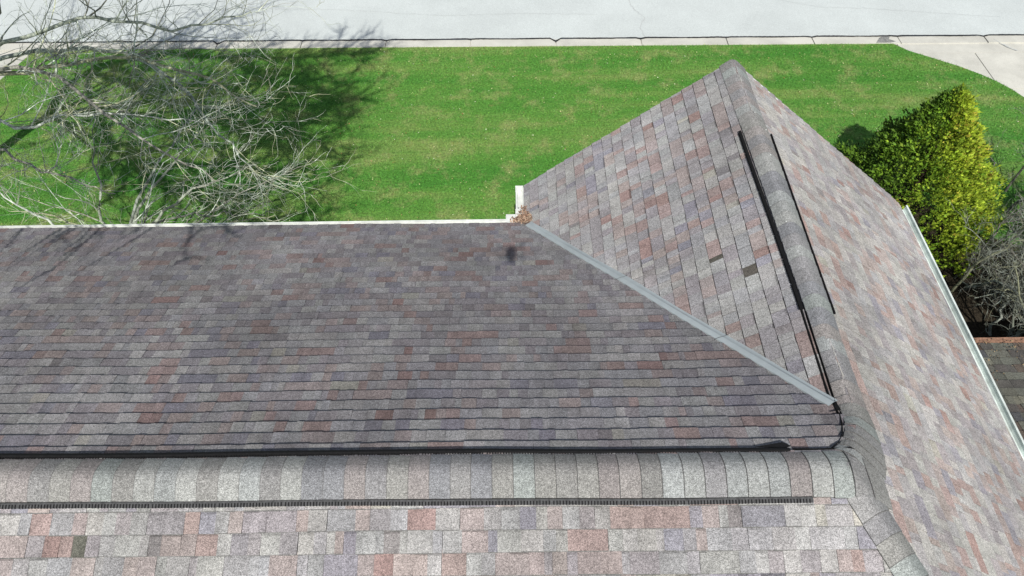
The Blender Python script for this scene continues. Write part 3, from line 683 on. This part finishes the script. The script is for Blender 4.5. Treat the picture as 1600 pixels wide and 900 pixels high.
limbsB = [
 ([Kb, (-8.2, 6.1, -3.2), (-7.6, 6.5, -2.6), (-7.0, 6.9, -2.1)], .0325),
 ([Kb, (-7.9, 5.9, -3.2), (-7.0, 5.95, -2.6), (-6.14, 5.9, -2.2)], .0325),
 ([Kb, (-7.8, 5.6, -3.5), (-6.8, 5.5, -3.0), (-5.9, 5.4, -2.7)], .0273),
 ([Kb, (-8.7, 5.9, -3.2), (-8.5, 6.1, -2.3), (-8.3, 6.3, -1.6)], .0292),
 ([Kb, (-9.2, 5.7, -3.3), (-9.6, 5.6, -2.6), (-10.0, 5.7, -2.1)], .0292),
 ([Kb, (-8.3, 6.6, -3.2), (-7.7, 7.6, -2.7), (-7.2, 8.4, -2.4)], .0292),
 ([Kb, (-7.7, 6.1, -3.6), (-6.6, 6.7, -3.3), (-5.7, 7.2, -3.2)], .0195),
 ([Kb, (-8.3, 5.9, -3.5), (-7.6, 6.1, -3.35), (-6.81, 6.17, -3.4), (-6.3, 6.3, -3.5)], .0292),
 ([Kb, (-9.1, 5.95, -3.5), (-9.7, 6.1, -3.3), (-10.3, 6.2, -3.3)], .0227),
]
tree('bare_tree', (-8.8, 5.7, G), 'smaller leafless tree spreading low branches just beyond the long white gutter', [(-8.8, 5.7, G-.1), (-8.78, 5.72, -4.5), Kb], .075, limbsB, 3, (3.4, 4.2, 4.2), (1.4, .65, .34))

# ---------------------------------------------------------------- bare shrub right of the house
Ks = (5.2, 5.5, G+.1)
sh = []
for k in range(95):
    a = random.uniform(0, 6.283); rr = random.uniform(.4, 1.8); top = random.uniform(.7, 2.1); b0 = (5.55+random.gauss(0, .5), 5.5+random.gauss(0, .6), G) if random.random() < .62 else (6.7+random.gauss(0, .4), 7.0+random.gauss(0, .6), G)
    e = (b0[0]+math.cos(a)*rr, b0[1]+math.sin(a)*rr*1.15, G+top)
    if math.hypot(e[0]-4.35, e[1]-7.58) < 1.5 or math.hypot(b0[0]-4.35, b0[1]-7.58) < 1.5: continue
    if e[0] < 3.75 or (e[1] < 3.6): continue
    mid = ((b0[0]*1.4+e[0]*.6)/2, (b0[1]*1.4+e[1]*.6)/2, G+top*.55); sh.append(([b0, mid, e], random.uniform(.014, .032)))
t_ = thing('bare_shrub', (5.1, 5.45, G), 'leafless tangled grey shrub between the evergreen and the dark outbuilding roof', 'shrub')
tw = MB(); okpt = lambda p: p.z > G+.03 and p.x > 3.3 and math.hypot(p.x-4.35, p.y-7.58) > 1.4 and not (p.y < OY+.15 and p.z < OZ+.3)
for pts, r in sh:
    P = smoothpath(pts, 4, .05); n = len(P); m = MB(); m.tube(P, [r*(1-.7*i/(n-1)) for i in range(n)], 6, bcol(.48)); m.build('stem', M_BARK, t_, smooth=True)
    grow(tw, P, r, r*.2, 0, 3, (7, 9, 9), .46, (.6, .36, .22), 1.3)
tw.build('twigs', M_BARK, t_, kind='stuff')

# ---------------------------------------------------------------- golden evergreen
ev = thing('evergreen', (4.42, 7.58, G), 'golden green conical evergreen shrub standing on the lawn beside the right rake', 'evergreen')
m = MB(); m.tube([(4.42, 7.58, G), (4.43, 7.6, -4.2), (4.42, 7.6, -3.3)], [.09, .06, .02], 8, srgb(60, 50, 40)); m.build('trunk', M_BARK, ev)
EH = 2.62
def erad(h, a):      # h 0..1
    return (1.47*(1-h)**.9*min(1, .85+h*1.6))*(1+.08*math.sin(a*3+h*5)+.06*math.sin(a*7-h*9)+.22*mnoise.noise(Vector((math.cos(a)*3.2, math.sin(a)*3.2, h*7))))
m = MB()
for k in range(40):
    h = random.uniform(.03, .9); a = random.uniform(0, 6.283); r = erad(h, a)*.5
    m.tube([(4.42, 7.58, G+h*EH*.85), (4.38+math.cos(a)*r*.5, 7.58+math.sin(a)*r*.5, G+h*EH*.95), (4.38+math.cos(a)*r, 7.58+math.sin(a)*r, G+h*EH+.05)], [.014, .009, .004], 4, srgb(45, 42, 30))
m.build('branches', M_BARK, ev, kind='stuff')
# sprays: flat fans of scale leaves in upswept clumps
Vv = []; Ff = []; Cc = []
NC = 2500
for c in range(NC):
    h = 1-(1-random.random())**.62 if random.random() < .8 else random.random(); h = min(.985, h*.99)
    a = random.uniform(0, 6.283); rr = erad(h, a)*(random.uniform(.76, 1.14) if random.random() < .80 else random.uniform(.5, .8))
    cx, cy, cz = 4.38+math.cos(a)*rr, 7.58+math.sin(a)*rr, G+.05+h*EH
    out = Vector((math.cos(a)*.75, math.sin(a)*.75, .75)).normalized()
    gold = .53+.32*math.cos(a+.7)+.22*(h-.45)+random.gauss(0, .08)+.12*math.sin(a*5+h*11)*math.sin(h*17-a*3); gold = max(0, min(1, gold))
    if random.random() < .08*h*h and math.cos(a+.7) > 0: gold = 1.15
    cg = random.uniform(.6, 1.2)
    cs_ = random.uniform(.06, .15)
    for s_ in range(18):
        d = (out+Vector((random.gauss(0, .55), random.gauss(0, .55), random.gauss(0, .4)))).normalized()
        p = Vector((cx, cy, cz))+Vector((random.gauss(0, .04), random.gauss(0, .04), random.gauss(0, .04)))
        sd_ = d.cross(Vector((random.gauss(0, 1), random.gauss(0, 1), random.gauss(0, 1)))).normalized(); l = cs_*random.uniform(.45, .9); w = l*.21
        n0 = len(Vv)
        tip = p+d*l
        Vv += [p, p+d*l*.45+sd_*w, p+d*l*.62+sd_*w*.25, tip, p+d*l*.62-sd_*w*.25, p+d*l*.45-sd_*w]
        Ff += [(n0, n0+1, n0+2), (n0, n0+2, n0+4), (n0+2, n0+3, n0+4), (n0, n0+4, n0+5)]
        g = max(0, min(1.15, gold+random.gauss(0, .10)))
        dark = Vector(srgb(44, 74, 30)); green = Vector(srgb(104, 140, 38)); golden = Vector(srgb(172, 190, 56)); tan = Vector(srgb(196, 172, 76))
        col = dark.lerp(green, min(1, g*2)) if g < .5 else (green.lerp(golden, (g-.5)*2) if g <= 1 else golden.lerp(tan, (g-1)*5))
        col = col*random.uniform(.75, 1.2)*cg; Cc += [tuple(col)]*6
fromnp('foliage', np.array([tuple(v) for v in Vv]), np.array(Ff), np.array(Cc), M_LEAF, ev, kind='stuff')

# ---------------------------------------------------------------- the drone whose shadow lies on the far slope
dc = CP-SUN*.16
dn_ = thing('camera_drone', tuple(dc), 'small hovering camera drone whose blurred shadow darkens the far roof slope', 'drone')
m = MB(); vs = []
for (yy, w, h) in ((-.13, .045, .035), (-.08, .06, .05), (.02, .06, .05), (.07, .045, .035)):
    for i in range(8):
        a_ = 2*math.pi*i/8; vs.append((dc.x+w*math.cos(a_), dc.y+yy, dc.z+.0+h*math.sin(a_)))
m.add(vs, [(j*8+i, j*8+(i+1) % 8, (j+1)*8+(i+1) % 8, (j+1)*8+i) for j in range(3) for i in range(8)]+[tuple(range(7, -1, -1)), tuple(range(24, 32))]); m.build('body', M_DRONE, dn_, smooth=True)
for sx in (-1, 1):
    for sy in (-1, 1):
        e = Vector((dc.x+sx*.14, dc.y+sy*.09-.01, dc.z+.025)); m = MB(); m.tube([(dc.x+sx*.03, dc.y+sy*.04, dc.z+.01), e], [.009, .007], 6); m.build('arm', M_DRONE, dn_)
        m = MB(); m.tube([e-Vector((0, 0, .012)), e+Vector((0, 0, .02))], [.013, .012], 8); m.build('motor', M_DRONE, dn_)
        a_ = random.uniform(0, 3); m = MB(); m.beam(e+Vector((math.cos(a_)*.085, math.sin(a_)*.085, .024)), e+Vector((-math.cos(a_)*.085, -math.sin(a_)*.085, .024)), .014, .0015); m.build('propeller', M_DRONE, dn_)
